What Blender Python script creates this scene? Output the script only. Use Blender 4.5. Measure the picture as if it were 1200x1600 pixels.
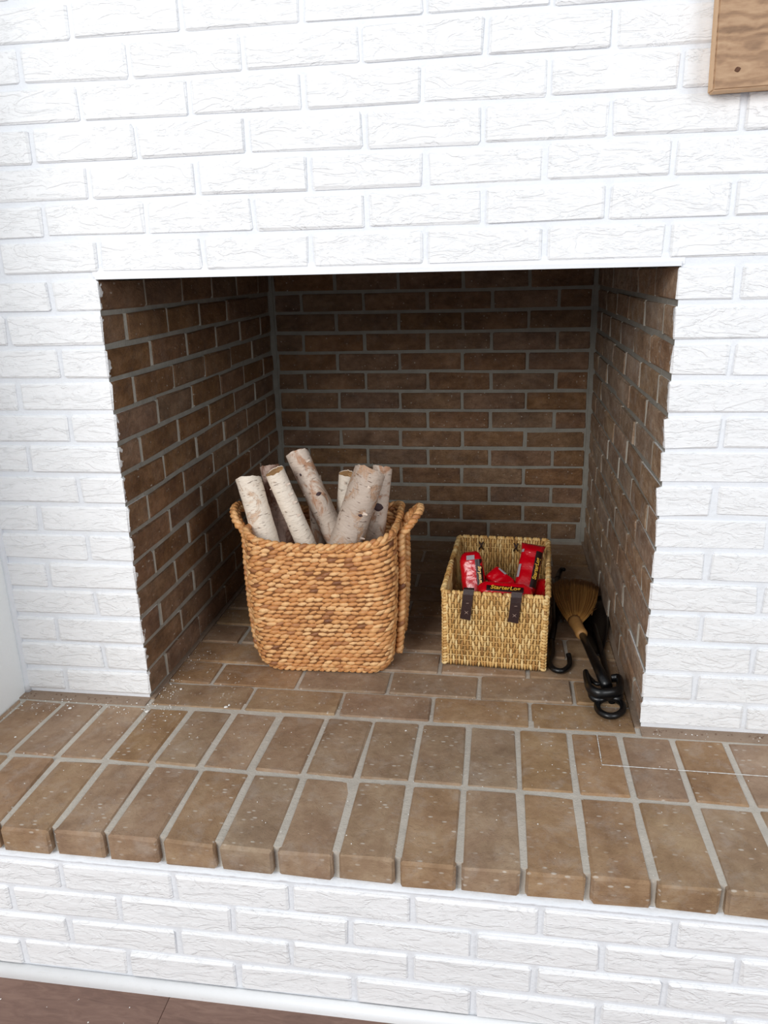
import bpy, bmesh, math, random
from mathutils import Vector, Matrix, noise
R = random.Random(7)
PI = math.pi
scene = bpy.context.scene
for o in list(bpy.data.objects): bpy.data.objects.remove(o)

# ---------------------------------------------------------------- camera
CAM = Vector((0.7953, -1.5019, 0.9513)); YAW, PIT, ROL, FPX = -0.1517, -0.3048, -0.0241, 1205.4
_f = Vector((math.sin(YAW)*math.cos(PIT), math.cos(YAW)*math.cos(PIT), math.sin(PIT)))
_r = Vector((math.cos(YAW), -math.sin(YAW), 0)); _u = _r.cross(_f)
RT = _r*math.cos(ROL)+_u*math.sin(ROL); UP = _u*math.cos(ROL)-_r*math.sin(ROL)
cam_data = bpy.data.cameras.new('camera'); cam = bpy.data.objects.new('camera', cam_data)
scene.collection.objects.link(cam)
m3 = Matrix((RT, UP, -_f)).transposed(); cam.matrix_world = Matrix.Translation(CAM) @ m3.to_4x4()
cam_data.sensor_fit = 'VERTICAL'; cam_data.sensor_height = 24; cam_data.lens = 24*FPX/1600
cam_data.clip_start = 0.02
scene.camera = cam

def at(px, py, y=None, z=None):
    """world point seen at a pixel of the 1200x1600 photograph, at a known depth y or height z"""
    d = _f + RT*((px-600)/FPX) - UP*((py-800)/FPX)
    t = (y-CAM.y)/d.y if y is not None else (z-CAM.z)/d.z
    return CAM + d*t

# ---------------------------------------------------------------- world, lights, exposure
w = bpy.data.worlds.new('room_daylight'); scene.world = w; w.use_nodes = True
bg = w.node_tree.nodes['Background']; bg.inputs[0].default_value = (0.85, 0.92, 1.0, 1); bg.inputs[1].default_value = 0.58
def area(name, loc, target, sx, sy, power, col):
    l = bpy.data.lights.new(name, 'AREA'); l.shape = 'RECTANGLE'; l.size = sx; l.size_y = sy; l.energy = power; l.color = col
    o = bpy.data.objects.new(name, l); scene.collection.objects.link(o); o.location = loc
    o.rotation_euler = (Vector(target)-Vector(loc)).to_track_quat('-Z', 'Y').to_euler(); return o
area('window_light', (-1.0, -4.1, 2.3), (0.6, 0.0, 0.3), 2.0, 1.7, 134, (1.0, 0.985, 0.96))
area('right_fill_light', (3.2, -2.7, 1.9), (0.3, -0.1, 0.1), 1.4, 1.4, 44, (0.97, 0.985, 1.0))  # fill lamp added on the right to brighten the left wall
scene.view_settings.view_transform = 'Standard'; scene.view_settings.look = 'None'
scene.view_settings.gamma = 1; scene.view_settings.use_curve_mapping = False
scene.view_settings.exposure = -0.01

# ---------------------------------------------------------------- helpers
def link(o, parent=None):
    scene.collection.objects.link(o)
    if parent is not None: o.parent = parent
    return o
def tag(o, label=None, cat=None, group=None, kind=None):
    if label: o['label'] = label
    if cat: o['category'] = cat
    if group: o['group'] = group
    if kind: o['kind'] = kind
    return o
def empty(name, loc, rz=0):
    o = bpy.data.objects.new(name, None); o.empty_display_size = .05
    o.location = loc; o.rotation_euler = (0, 0, rz); return link(o)
def mesh_obj(name, verts, faces, mats, parent=None, smooth=False, fm=None):
    me = bpy.data.meshes.new(name); me.from_pydata([tuple(v) for v in verts], [], faces)
    for m in (mats if isinstance(mats, (list, tuple)) else [mats]): me.materials.append(m)
    if fm: me.polygons.foreach_set('material_index', fm)
    if smooth: me.polygons.foreach_set('use_smooth', [True]*len(me.polygons))
    me.update(); return link(bpy.data.objects.new(name, me), parent)

class MB:                                   # collects geometry
    def __init__(s): s.v = []; s.f = []; s.m = []
    def add(s, vs, fs, mi=0):
        b = len(s.v); s.v += [tuple(v) for v in vs]; s.f += [tuple(i+b for i in f) for f in fs]; s.m += [mi]*len(fs)
    def box(s, a, b, mi=0):
        (x0, y0, z0), (x1, y1, z1) = a, b
        s.add([(x0,y0,z0),(x1,y0,z0),(x1,y1,z0),(x0,y1,z0),(x0,y0,z1),(x1,y0,z1),(x1,y1,z1),(x0,y1,z1)],
              [(0,3,2,1),(4,5,6,7),(0,1,5,4),(1,2,6,5),(2,3,7,6),(3,0,4,7)], mi)
    def tube(s, pts, rad, n=8, mi=0, closed=False, flat=1.0, ref=None):
        pts = [Vector(p) for p in pts]; N = len(pts); vs = []
        rr = rad if callable(rad) else (lambda t: rad)
        prev = None
        for i, p in enumerate(pts):
            if closed: t = (pts[(i+1) % N]-pts[i-1])
            else: t = pts[min(i+1, N-1)]-pts[max(i-1, 0)]
            t.normalize()
            if ref is not None: a = Vector(ref) - t*Vector(ref).dot(t)
            elif prev is None: a = t.orthogonal()
            else: a = prev - t*prev.dot(t)
            if a.length < 1e-6: a = t.orthogonal()
            a.normalize(); prev = a; b = t.cross(a); r = rr(i/max(N-1, 1))
            for k in range(n):
                th = 2*PI*k/n; vs.append(p + a*math.cos(th)*r*flat + b*math.sin(th)*r)
        fs = []
        for i in range(N if closed else N-1):
            j = (i+1) % N
            for k in range(n): fs.append((i*n+k, i*n+(k+1) % n, j*n+(k+1) % n, j*n+k))
        if not closed: fs.append(tuple(range(n))[::-1]); fs.append(tuple((N-1)*n+k for k in range(n)))
        s.add(vs, fs, mi)
    def stitch(s, c, t, nrm, L, W, D, mi=0, bow=0.0, n=6, seg=4):
        """a leaf-shaped strand: centre c, direction t, outward normal nrm"""
        t = Vector(t).normalized(); nrm = Vector(nrm).normalized(); b = nrm.cross(t); c = Vector(c); vs = []
        for i in range(seg+1):
            u = -1+2*i/seg; pr = (1-abs(u)**1.7)**.8 if abs(u) < 1 else 0
            pr = max(pr, .10)
            for k in range(n):
                th = 2*PI*k/n
                vs.append(c + t*(u*L/2) + b*(math.cos(th)*W/2*pr) + nrm*(math.sin(th)*D/2*pr - bow*u*u))
        fs = [(i*n+k, i*n+(k+1) % n, (i+1)*n+(k+1) % n, (i+1)*n+k) for i in range(seg) for k in range(n)]
        fs.append(tuple(range(n))[::-1]); fs.append(tuple(seg*n+k for k in range(n)))
        s.add(vs, fs, mi)
    def build(s, name, mats, parent=None, smooth=True):
        return mesh_obj(name, s.v, s.f, mats, parent, smooth, s.m)

# ---------------------------------------------------------------- materials
class NT:
    def __init__(s, name):
        s.mat = bpy.data.materials.new(name); s.mat.use_nodes = True; s.t = s.mat.node_tree; s.n = s.t.nodes
        s.bsdf = s.n['Principled BSDF']
    def new(s, typ, ins=None, **kw):
        nd = s.n.new(typ)
        for k, v in kw.items(): setattr(nd, k, v)
        for k, v in (ins or {}).items():
            if hasattr(v, 'is_output'): s.t.links.new(v, nd.inputs[k])
            else: nd.inputs[k].default_value = v
        return nd
    def math(s, op, a, b=0.0, c=None, clamp=False):
        ins = {0: a, 1: b}
        if c is not None: ins[2] = c
        return s.new('ShaderNodeMath', ins, operation=op, use_clamp=clamp).outputs[0]
    def coord(s, scale=(1, 1, 1), rnd=True):
        tc = s.new('ShaderNodeTexCoord').outputs['Object']
        if rnd:
            oi = s.new('ShaderNodeObjectInfo').outputs['Random']
            k = s.math('MULTIPLY', oi, 37.0)
            tc = s.new('ShaderNodeVectorMath', {0: tc, 1: s.new('ShaderNodeCombineXYZ', {0: k, 1: k, 2: k}).outputs[0]}, operation='ADD').outputs[0]
        return s.new('ShaderNodeVectorMath', {0: tc, 1: scale}, operation='MULTIPLY').outputs[0]
    def noise(s, vec, scale, detail=3, rough=.55, dist=0.0):
        return s.new('ShaderNodeTexNoise', {'Vector': vec, 'Scale': scale, 'Detail': detail, 'Roughness': rough, 'Distortion': dist}).outputs[0]
    def ramp(s, fac, stops, interp='LINEAR'):
        r = s.new('ShaderNodeValToRGB', {0: fac}); e = r.color_ramp.elements; r.color_ramp.interpolation = interp
        while len(e) < len(stops): e.new(.5)
        for i, (p, c) in enumerate(stops):
            e[i].position = p; e[i].color = (*c, 1) if isinstance(c, tuple) else (c, c, c, 1)
        return r.outputs[0]
    def mix(s, fac, a, b, blend='MIX'):
        m = s.new('ShaderNodeMix', data_type='RGBA', blend_type=blend)
        for k, v in ((0, fac), (6, a), (7, b)):
            if hasattr(v, 'is_output'): s.t.links.new(v, m.inputs[k])
            else: m.inputs[k].default_value = v if k == 0 else (*v, 1)
        return m.outputs[2]
    def bump(s, h, dist, strength=1.0, normal=None):
        ins = {'Height': h, 'Distance': dist, 'Strength': strength}
        if normal is not None: ins['Normal'] = normal
        return s.new('ShaderNodeBump', ins).outputs[0]
    def out(s, col=None, rough=None, normal=None, **kw):
        for k, v in (('Base Color', col), ('Roughness', rough), ('Normal', normal)):
            if v is None: continue
            if hasattr(v, 'is_output'): s.t.links.new(v, s.bsdf.inputs[k])
            else: s.bsdf.inputs[k].default_value = (*v, 1) if isinstance(v, tuple) else v
        for k, v in kw.items(): s.bsdf.inputs[k.replace('_', ' ')].default_value = v
        return s.mat
def lin(r, g, b):
    f = lambda c: (c/255/12.92 if c/255 <= .04045 else ((c/255+.055)/1.055)**2.4)
    return (f(r), f(g), f(b))

def m_white_brick():
    t = NT('white_painted_brick'); v = t.coord((1, 1, 1))
    vs = t.coord((.8, 1.0, 2.5))
    warp = t.noise(v, 60, 2)
    h = t.noise(vs, 13, 4, .6, .8)
    h6 = t.math('MULTIPLY', h, 6.0)
    fr = t.math('FRACT', h6)
    saw = t.new('ShaderNodeMapRange', {0: fr, 1: 0.70, 2: 1.0}, interpolation_type='SMOOTHSTEP').outputs[0]
    broad = t.noise(vs, 22, 3, .6)
    hh = t.math('ADD', t.math('MULTIPLY', saw, .50), t.math('MULTIPLY', broad, 1.3))
    h2 = t.math('FRACT', t.math('MULTIPLY', t.noise(t.coord((.7, 1, 2.0)), 31, 3, .55, .7), 5.0))
    saw2 = t.new('ShaderNodeMapRange', {0: h2, 1: 0.75, 2: 1.0}, interpolation_type='SMOOTHSTEP').outputs[0]
    hh = t.math('ADD', hh, t.math('MULTIPLY', saw2, .20))
    hh = t.math('ADD', hh, t.math('MULTIPLY', t.noise(v, 130, 2), .25))
    nb = t.bump(hh, .0025, .68)
    col = t.mix(t.noise(v, 9, 2), (.84, .845, .855), (.88, .88, .885))
    speck = t.ramp(t.noise(t.coord((1, 1, 2.0)), 60, 3, .7), [(.0, 0.0), (.775, 0.0), (.80, 1.0)])
    col = t.mix(t.math('MULTIPLY', speck, .55), col, (.30, .27, .26))
    return t.out(col, .62, nb)
def m_white_mortar():
    t = NT('white_painted_mortar'); v = t.coord(rnd=False)
    nb = t.bump(t.math('ADD', t.noise(v, 120, 3), t.math('MULTIPLY', t.noise(v, 30, 2), 1.3)), .0014, .8)
    return t.out(t.mix(t.noise(v, 12, 3), (.74, .765, .81), (.82, .835, .86)), .6, nb)
def m_brown_brick(name, dark, mid, light, flecks=.5, wear=0.0, rough=.85, relief=1.0):
    t = NT(name); v = t.coord(); vx = t.coord((1, 1, 1.8))
    n1 = t.noise(vx, 9, 4, .6, .4); n2 = t.noise(v, 55, 3, .6)
    col = t.ramp(t.math('ADD', t.math('MULTIPLY', n1, .7), t.math('MULTIPLY', n2, .3)), [(.33, dark), (.5, mid), (.68, light)])
    oi = t.new('ShaderNodeObjectInfo').outputs['Random']
    hv = t.new('ShaderNodeHueSaturation', {'Hue': t.new('ShaderNodeMapRange', {0: oi, 3: .496, 4: .504}).outputs[0],
              'Saturation': t.new('ShaderNodeMapRange', {0: t.math('FRACT', t.math('MULTIPLY', oi, 7.3)), 3: .88, 4: 1.12}).outputs[0],
              'Value': t.new('ShaderNodeMapRange', {0: t.math('FRACT', t.math('MULTIPLY', oi, 13.7)), 3: .90, 4: 1.09}).outputs[0], 'Color': col}).outputs[0]
    # small pale scratches and paint specks
    vo = t.new('ShaderNodeTexVoronoi', {'Vector': t.coord((1, .45, 1)), 'Scale': 85.0, 'Randomness': 1.0}, feature='F1').outputs
    sp = t.new('ShaderNodeMapRange', {0: vo['Distance'], 1: .13, 2: .21, 3: 1.0, 4: 0.0}).outputs[0]
    pick = t.math('GREATER_THAN', t.new('ShaderNodeSeparateColor', {0: vo['Color']}).outputs[0], 1-.35*flecks)
    fl = t.math('MULTIPLY', t.math('MULTIPLY', sp, pick), t.ramp(t.noise(v, 14, 2), [(.38, 0.0), (.6, 1.0)]))
    col = t.mix(t.math('MULTIPLY', fl, .75), hv, (.60, .55, .48))
    rosy = t.ramp(t.noise(v, 17, 4, .65, .5), [(.42, 0.0), (.62, 1.0)])
    col = t.mix(t.math('MULTIPLY', rosy, .12), col, (.34, .20, .14))
    haze = t.ramp(t.noise(v, 22, 5, .7, .3), [(.5, 0.0), (.72, 1.0)])
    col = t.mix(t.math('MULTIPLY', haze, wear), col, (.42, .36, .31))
    pit = t.ramp(t.noise(v, 210, 2, .6), [(.30, 0.0), (.40, 1.0)])
    hh = t.math('ADD', t.math('MULTIPLY', t.noise(vx, 28, 5, .7, .5), 1.5), t.math('MULTIPLY', pit, .25))
    return t.out(col, rough, t.bump(hh, .0022*relief, .8))
def m_mortar(name, a, b):
    t = NT(name); v = t.coord(rnd=False)
    nb = t.bump(t.noise(v, 150, 4, .7), .002, .9)
    return t.out(t.mix(t.noise(v, 25, 4, .65), a, b), .9, nb)

M = {}
M['white'] = m_white_brick(); M['whitem'] = m_white_mortar()
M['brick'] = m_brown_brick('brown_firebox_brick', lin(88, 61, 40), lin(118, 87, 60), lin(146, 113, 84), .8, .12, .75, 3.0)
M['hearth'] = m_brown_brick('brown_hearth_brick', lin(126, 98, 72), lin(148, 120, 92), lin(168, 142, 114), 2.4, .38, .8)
M['brick_bloom_lit'] = m_brown_brick('brown_firebox_brick_bloom_and_painted_light', lin(122, 96, 74), lin(156, 128, 103), lin(188, 164, 140), 2.6, .70, .75, 3.0)  # right side: pale bloom, with the palette also lightened to paint in light
def jamb(src_key, key):
    m = M[src_key].copy(); m.name = 'jamb_brick_with_paint_edge'; M[key] = m; nt = m.node_tree; b = nt.nodes['Principled BSDF']
    src = b.inputs['Base Color'].links[0].from_socket
    N = nt.nodes.new; g = N('ShaderNodeNewGeometry'); sp = N('ShaderNodeSeparateXYZ'); nt.links.new(g.outputs['Position'], sp.inputs[0])
    nz = N('ShaderNodeTexNoise'); nz.inputs['Scale'].default_value = 55; nz.inputs['Detail'].default_value = 4; nt.links.new(g.outputs['Position'], nz.inputs['Vector'])
    a = N('ShaderNodeMath'); a.operation = 'MULTIPLY_ADD'; nt.links.new(nz.outputs[0], a.inputs[0]); a.inputs[1].default_value = .085; a.inputs[2].default_value = -.038
    c = N('ShaderNodeMath'); c.operation = 'LESS_THAN'; nt.links.new(sp.outputs[1], c.inputs[0]); nt.links.new(a.outputs[0], c.inputs[1])
    mx = N('ShaderNodeMix'); mx.data_type = 'RGBA'; nt.links.new(c.outputs[0], mx.inputs[0]); nt.links.new(src, mx.inputs[6]); mx.inputs[7].default_value = (.78, .78, .78, 1)
    nt.links.new(mx.outputs[2], b.inputs['Base Color'])
jamb('brick', 'jamb'); jamb('brick_bloom_lit', 'jamb_bloom_lit')
M['mortar'] = m_mortar('grey_mortar', lin(164, 158, 148), lin(208, 200, 188))
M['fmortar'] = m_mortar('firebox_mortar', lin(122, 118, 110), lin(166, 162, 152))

M['pmortar'] = m_mortar('pale_joint_mortar', lin(150, 144, 132), lin(206, 200, 188))
# ---------------------------------------------------------------- bricks
_cache = {}
def brick_mesh(L, D, H, mats, c=.004, jit=.0009, key='', fmfn=None, n=5):
    k = (round(L, 3), round(D, 3), round(H, 3), mats, key, R.randrange(n))
    if k in _cache: return _cache[k]
    bm = bmesh.new(); bmesh.ops.create_cube(bm, size=1)
    for v in bm.verts: v.co = Vector((v.co.x*L, v.co.y*D, v.co.z*H))
    bmesh.ops.bevel(bm, geom=bm.edges[:], offset=c, segments=1, affect='EDGES')
    for v in bm.verts: v.co += Vector((R.gauss(0, jit), R.gauss(0, jit*.5), R.gauss(0, jit)))
    me = bpy.data.meshes.new('brick')
    for m in mats: me.materials.append(M[m])
    if fmfn:
        for f in bm.faces: f.material_index = fmfn(f.normal, f.calc_center_median())
    bm.to_mesh(me); bm.free(); _cache[k] = me
    return me
def place(me, loc, parent, rz=0, tilt=.004, name='brick'):
    o = bpy.data.objects.new(name, me); o.location = loc
    o.rotation_euler = (R.gauss(0, tilt), R.gauss(0, tilt*.7), rz + R.gauss(0, tilt*.5)); return link(o, parent)

H = .0677; W = 1.108; JT = .011; P = .215; FACE = 0.0
# ---- wall_back: the painted chimney face; slabs carry the mortar
OT = 14*H
mb = MB()
XL, XR, ZT = -.318, 1.78, 1.66
mb.box((XL, .0055, 0), (-.0045, .098, OT+.004)); mb.box((W+.0045, .0055, 0), (XR, .098, OT+.004)); mb.box((XL, .0055, OT+.004), (XR, .098, ZT))
wall = mb.build('wall_back', [M['whitem'], M['fmortar']], None, False)
tag(wall, kind='structure')
me = wall.data
for p in me.polygons:                       # mortar on the jamb sides of the opening is bare
    c = p.center
    if abs(p.normal.x) > .9 and -.02 < c.x < W+.02: p.material_index = 1
def white_row(z0, z1, joints, parent, yface=0.0, depth=.09, clipL=None, clipR=None):
    for a, b in zip(joints[:-1], joints[1:]):
        a2 = max(a, clipL) if clipL is not None else a; b2 = min(b, clipR) if clipR is not None else b
        if b2-a2 < .03: continue
        la = a2+JT/2 if a2 == a else a2; lb = b2-JT/2 if b2 == b else b2
        hz = z1-z0-JT*.9
        place(brick_mesh(lb-la, depth, hz, ('white',), .0035, .0010), ((la+lb)/2, yface+depth/2+R.gauss(0, .0008), (z0+z1)/2+R.gauss(0, .0006)), parent, 0, .003)
zs = [.954, 1.0215, 1.089, 1.156, 1.2245, 1.292, 1.3595, 1.427, 1.495, 1.562, 1.63]
for i in range(len(zs)-1):
    x0 = (.0095 if i % 2 == 0 else -.1) - .43
    white_row(zs[i], zs[i+1], [x0+P*k + R.gauss(0, .0015) for k in range(12)], wall, clipL=XL+.004, clipR=XR)
# jamb bricks: the corner bricks are white on the face and bare brown inside the opening
def cornermesh(L, D, hz, side, idx):
    # full on the face -> header inside the opening ; half on the face -> long side inside
    def fm(n, c):
        return 1 if (-n.x*side > .4 and n.y > -.45) else 0
    return brick_mesh(L, D, hz, ('white', 'jamb' if side < 0 else 'jamb_bloom_lit'), .0035, .0012, 'c%d' % side, fm, 4)
for k in range(14):
    z0 = k*H + (.005 if k == 0 else 0); z1 = (k+1)*H; hz = z1-z0-JT*.9
    half = k % 2 == 1
    L = .105-JT*.5 if half else .2115-JT*.5; D = .2115-JT*.5 if half else .104-JT*.5
    for side in (-1, 1):
        xc = -L/2 if side < 0 else W+L/2
        place(cornermesh(L, D, hz, side, k), (xc+R.gauss(0, .0012), D/2+R.gauss(0, .0008), (z0+z1)/2), wall, 0, .002)
    s = .105 if half else .2115
    white_row(z0, z1, [-s-P*2, -s-P, -s], wall, clipL=XL+.004)
    white_row(z0, z1, [W+s, W+s+P, W+s+2*P, W+s+3*P], wall, clipR=XR)
# white steel lintel over the opening
t = NT('white_painted_steel'); vv = t.coord(rnd=False)
M['steel'] = t.out(t.mix(t.noise(vv, 20, 3), (.78, .79, .82), (.85, .86, .88)), .45, t.bump(t.noise(vv, 90, 3), .0008))
mb = MB(); mb.box((-.004, -.001, OT-.003), (W+.004, .10, OT+.0055)); mb.box((-.01, .0035, OT+.0005), (W+.01, .02, OT+.018))
mb.build('lintel', M['steel'], wall, False)

# ---- firebox side and back walls
YB = 1.19
def side_wall(name, xf, sgn):
    mb = MB(); xa, xb = sorted((xf+sgn*.0045, xf+sgn*.09)); mb.box((xa, .1, -.05), (xb, YB+.1, 17*H))
    for k in range(14):                      # upright joints are filled flush and paler
        js = [(.2115 if k % 2 == 1 else .104)+P*i*.995 for i in range(6)]
        for y in js:
            if y < YB-.02: mb.box((xf+sgn*.0004, y-.0036+R.gauss(0, .0007), k*H+.006), (xf+sgn*.02, y+.0036+R.gauss(0, .0007), (k+1)*H-.006), 1)
    o = mb.build(name, [M['fmortar'], M['pmortar']], None, False); tag(o, kind='structure')
    for k in range(17):
        z0, z1 = k*H, (k+1)*H; half = k % 2 == 1 or k >= 14
        y = .2115 if k % 2 == 1 else .104
        if k >= 14: y = .104
        js = [y+P*i*.995 for i in range(7)]
        if k >= 14: js = [.104] + [a for a in js if a > .11]
        for a, b in zip(js[:-1], js[1:]):
            b2 = min(b, YB-.006)
            if b2-a < .03: continue
            la, lb = a+.004, (b2-.004 if b2 == b else b2)
            place(brick_mesh(lb-la, .07, H-.0115, ('brick' if sgn < 0 else 'brick_bloom_lit',), .0035, .0015), (xf+sgn*(.035+R.gauss(0, .0014)), (la+lb)/2, (z0+z1)/2+R.gauss(0, .0008)), o, PI/2, .005)
    return o
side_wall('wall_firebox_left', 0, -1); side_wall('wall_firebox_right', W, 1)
mb = MB(); mb.box((-.0045, YB+.003, -.05), (W+.0045, YB+.1, 17*H))
for sx in (0, W):                            # mortar fillets in the corners
    mb.box((sx-.012, YB-.004, -.05), (sx+.012, YB+.02, 17*H))
wb = mb.build('wall_firebox_back', M['fmortar'], None, False); tag(wb, kind='structure')
for k in range(17):
    x0 = .229-.215 if k % 2 == 1 else .11-.217
    js = [x0+.2185*i for i in range(7)]
    for a, b in zip(js[:-1], js[1:]):
        a2, b2 = max(a, .014), min(b, W-.014)
        if b2-a2 < .03: continue
        la = a2+.005 if a2 == a else a2+abs(R.gauss(0, .003)); lb = b2-.005 if b2 == b else b2-abs(R.gauss(0, .004))
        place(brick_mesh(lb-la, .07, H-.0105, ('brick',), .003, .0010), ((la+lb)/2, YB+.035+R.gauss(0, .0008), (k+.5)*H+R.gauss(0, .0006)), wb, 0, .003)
mb = MB(); mb.box((-.09, .1, 17*H), (W+.09, YB+.1, 17*H+.05))  # unseen slab over the firebox, added to darken its upper part
t = NT('shade_slab_dark'); tag(mb.build('firebox_shade_slab', t.out((.03, .027, .025), .9), None, False), kind='structure')

# ---- hearth
mb = MB(); Y2 = -.451
mb.box((XL, -.436, -.058), (XR, YB+.003, -.0055))
mb.box((XL, -.437, -.057), (XR, -.25, -.0028)); mb.box((XL, -.25, -.03), (XR, .006, -.0032))
mb.box((XL, -.029, -.03), (-.002, .006, -.0004), 1); mb.box((W+.002, -.029, -.03), (XR, .006, -.0004), 1)
for sx in (-.006, W-.008): mb.box((sx, .002, -.03), (sx+.014, YB+.003, .0002), 1)
# undulating mortar surface between the front bricks comes from its relief
hearth = mb.build('hearth', [M['mortar'], m_mortar('dusty_mortar', lin(134, 112, 94), lin(166, 145, 126))], None, False); tag(hearth, kind='structure')
X1 = [-.3015, -.196, -.091, .013, .116, .220, .325, .430, .536, .642, .7455, .851, .957, 1.062, 1.167, 1.273, 1.378, 1.483, 1.588, 1.693]
HT = .052
def hearth_brick(x0, x1, y0, y1, rz=0, mat='hearth', c=.004):
    L, Wd = y1-y0, x1-x0
    me = brick_mesh(L, Wd, HT, (mat,), c, .0012, 'h')
    return place(me, ((x0+x1)/2, (y0+y1)/2, -HT/2+R.gauss(0, .0006)), hearth, PI/2+rz, .0025)
jx = .0052
for i in range(len(X1)-1):
    a, b = X1[i], X1[i+1]
    hearth_brick(a+jx, b-jx, Y2+R.gauss(0, .0012), -.247, R.gauss(0, .004), c=.0045)
    sh = .006 if a < .3 else 0
    hearth_brick(a+jx-sh, b-jx-sh, -.236, -.036, -.03*(a < .45)+R.gauss(0, .005))
hearth_brick(XL+.002, X1[0]-.004, Y2, -.247); hearth_brick(XL+.002, X1[0]-.004, -.236, -.040)
# soldier strip under the jamb foot is mortar; inside the firebox the bricks run sideways
rows = [-.026, .081, .189, .297, .405, .512, .62, .728, .836, .944, 1.052, 1.16, 1.186]
for r in range(len(rows)-1):
    y0, y1 = rows[r], rows[r+1]
    if r == 0: js = [.004, .231, .451, .661, .88, W-.003]
    elif r == 1: js = [.004, .116, .329, .549, .764, .982, W-.003]
    else:
        s = (.231-.217, .116-.217)[r % 2]; js = [x for x in [s+.2165*k for k in range(8)] if .05 < x < W-.05]; js = [.004]+js+[W-.003]
    if y1-y0 < .05: continue
    for a, b in zip(js[:-1], js[1:]):
        g = .0045
        place(brick_mesh(b-a-2*g, y1-y0-2*g, HT, ('hearth',), .003, .0010, 'f'), ((a+b)/2, (y0+y1)/2, -HT/2-.0002+R.gauss(0, .0005)), hearth, 0, .0025)

# ---- raised base below the hearth
base_y = -.4435
mb = MB(); mb.box((XL, base_y+.0055, -.356), (XR, -.25, -.0585))
bw = mb.build('wall_hearth_base', M['whitem'], None, False); tag(bw, kind='structure')
bz = [-.077, -.142, -.206, -.271, -.3365]
xs0 = [.0140, -.0985, .0085, -.0975, .01]
for i in range(4):
    js = [xs0[i]+.2175*k-.435 + R.gauss(0, .001) for k in range(12)]
    white_row(bz[i+1], bz[i], js, bw, yface=base_y, depth=.08, clipL=XL+.003, clipR=XR)
# ragged bead of white paint under the nosing
mb = MB(); n = 420
ring = []
for i in range(n+1):
    x = XL+(XR-XL)*i/n
    ww = noise.noise(Vector((x*42, 1, 0)))*.004 + noise.noise(Vector((x*150, 5, 0)))*.0022
    ring.append([(x, base_y+.012, -.0575+ww+.001), (x, base_y-.009+abs(ww)*.3, -.0585+ww), (x, base_y-.010+abs(ww)*.3, -.063), (x, base_y+.001, -.0695+ww*.5), (x, base_y+.012, -.0695)])
vs = [p for rr in ring for p in rr]; fs = [(i*5+k, i*5+k+1, i*5+k+6, i*5+k+5) for i in range(n) for k in range(4)]
mesh_obj('paint_bead', vs, fs, M['whitem'], bw, True)

# ---- quarter-round trim, floor, left wall
FZ = -.3555
mb = MB(); n = 8
prof = [(base_y+.004, FZ)] + [(base_y+.004-.018*math.sin(PI/2*k/n)*1.0, FZ+.021*math.cos(PI/2*k/n)**.8) for k in range(n+1)]
vs = [(x, y, z) for x in (XL+.001, XR) for (y, z) in prof]; k = len(prof)
fs = [(i, i+1, k+i+1, k+i) for i in range(k-1)] + [tuple(range(k))[::-1], tuple(range(k, 2*k))]
t = NT('white_trim_paint'); vv = t.coord(rnd=False)
M['trim'] = t.out(t.mix(t.math('MULTIPLY', t.ramp(t.noise(t.coord((1, 4, 4), False), 26, 4, .7), [(.62, 0.0), (.75, 1.0)]), .35), (.82, .83, .84), (.50, .44, .40)), .4, t.bump(t.noise(vv, 40, 3), .0008))
tr = mesh_obj('trim_1', vs, fs, M['trim'], None, False); tag(tr, kind='structure')
for p in tr.data.polygons: p.use_smooth = True

t = NT('brown_wood_floor'); v = t.coord((.22, 1, 1)); 
g = t.noise(v, 70, 5, .65, 1.2); g2 = t.noise(t.coord((.5, 1, 1)), 6, 3)
c = t.ramp(t.math('ADD', t.math('MULTIPLY', g, .6), t.math('MULTIPLY', g2, .4)), [(.3, lin(92, 68, 58)), (.5, lin(118, 90, 78)), (.72, lin(140, 112, 98))])
M['wood_floor'] = t.out(c, .45, t.bump(g, .0006, .6))
t = NT('floor_gap'); M['gap'] = t.out(lin(50, 36, 30), .8)
mb = MB(); mb.box((XL-1.2, -3.2, FZ-.06), (XR+.4, -.3, FZ-.012))
fl = mb.build('floor', M['gap'], None, False); tag(fl, kind='structure')
y = base_y+.02; r = 0
while y > -3.1:
    x = XL-1.2-[.72, .25, .95, .5][r % 4]; L = 1.22
    while x < XR+.4:
        a, b = max(x, XL-1.2 if y < -.6 else XL), min(x+L, XR+.4)
        if b-a > .02:
            me = brick_mesh(b-a-.0008, .1262, .012, ('wood_floor',), .0008, 0, 'p')
            place(me, ((a+b)/2, y-.0635, FZ-.006), fl, 0, 0, 'plank')
        x += L
    y -= .127; r += 1
t = NT('white_wall_paint'); vv = t.coord(rnd=False)
M['drywall'] = t.out((.89, .905, .90), .55, t.bump(t.noise(vv, 120, 3), .0008))
mb = MB(); mb.box((XL-.1, -.60, FZ-.06), (XL, .1, 2.4)); lw = mb.build('wall_left', M['drywall'], None, False); tag(lw, kind='structure')
# bead of caulk in the corner of wall and brick
mb = MB(); mb.tube([(XL+.004, .002+.002*noise.noise(Vector((0, 0, z*30))), z) for z in [i*.02 for i in range(83)]], lambda q: .008, 8)
mb.build('caulk_bead', M['whitem'], lw)

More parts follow.
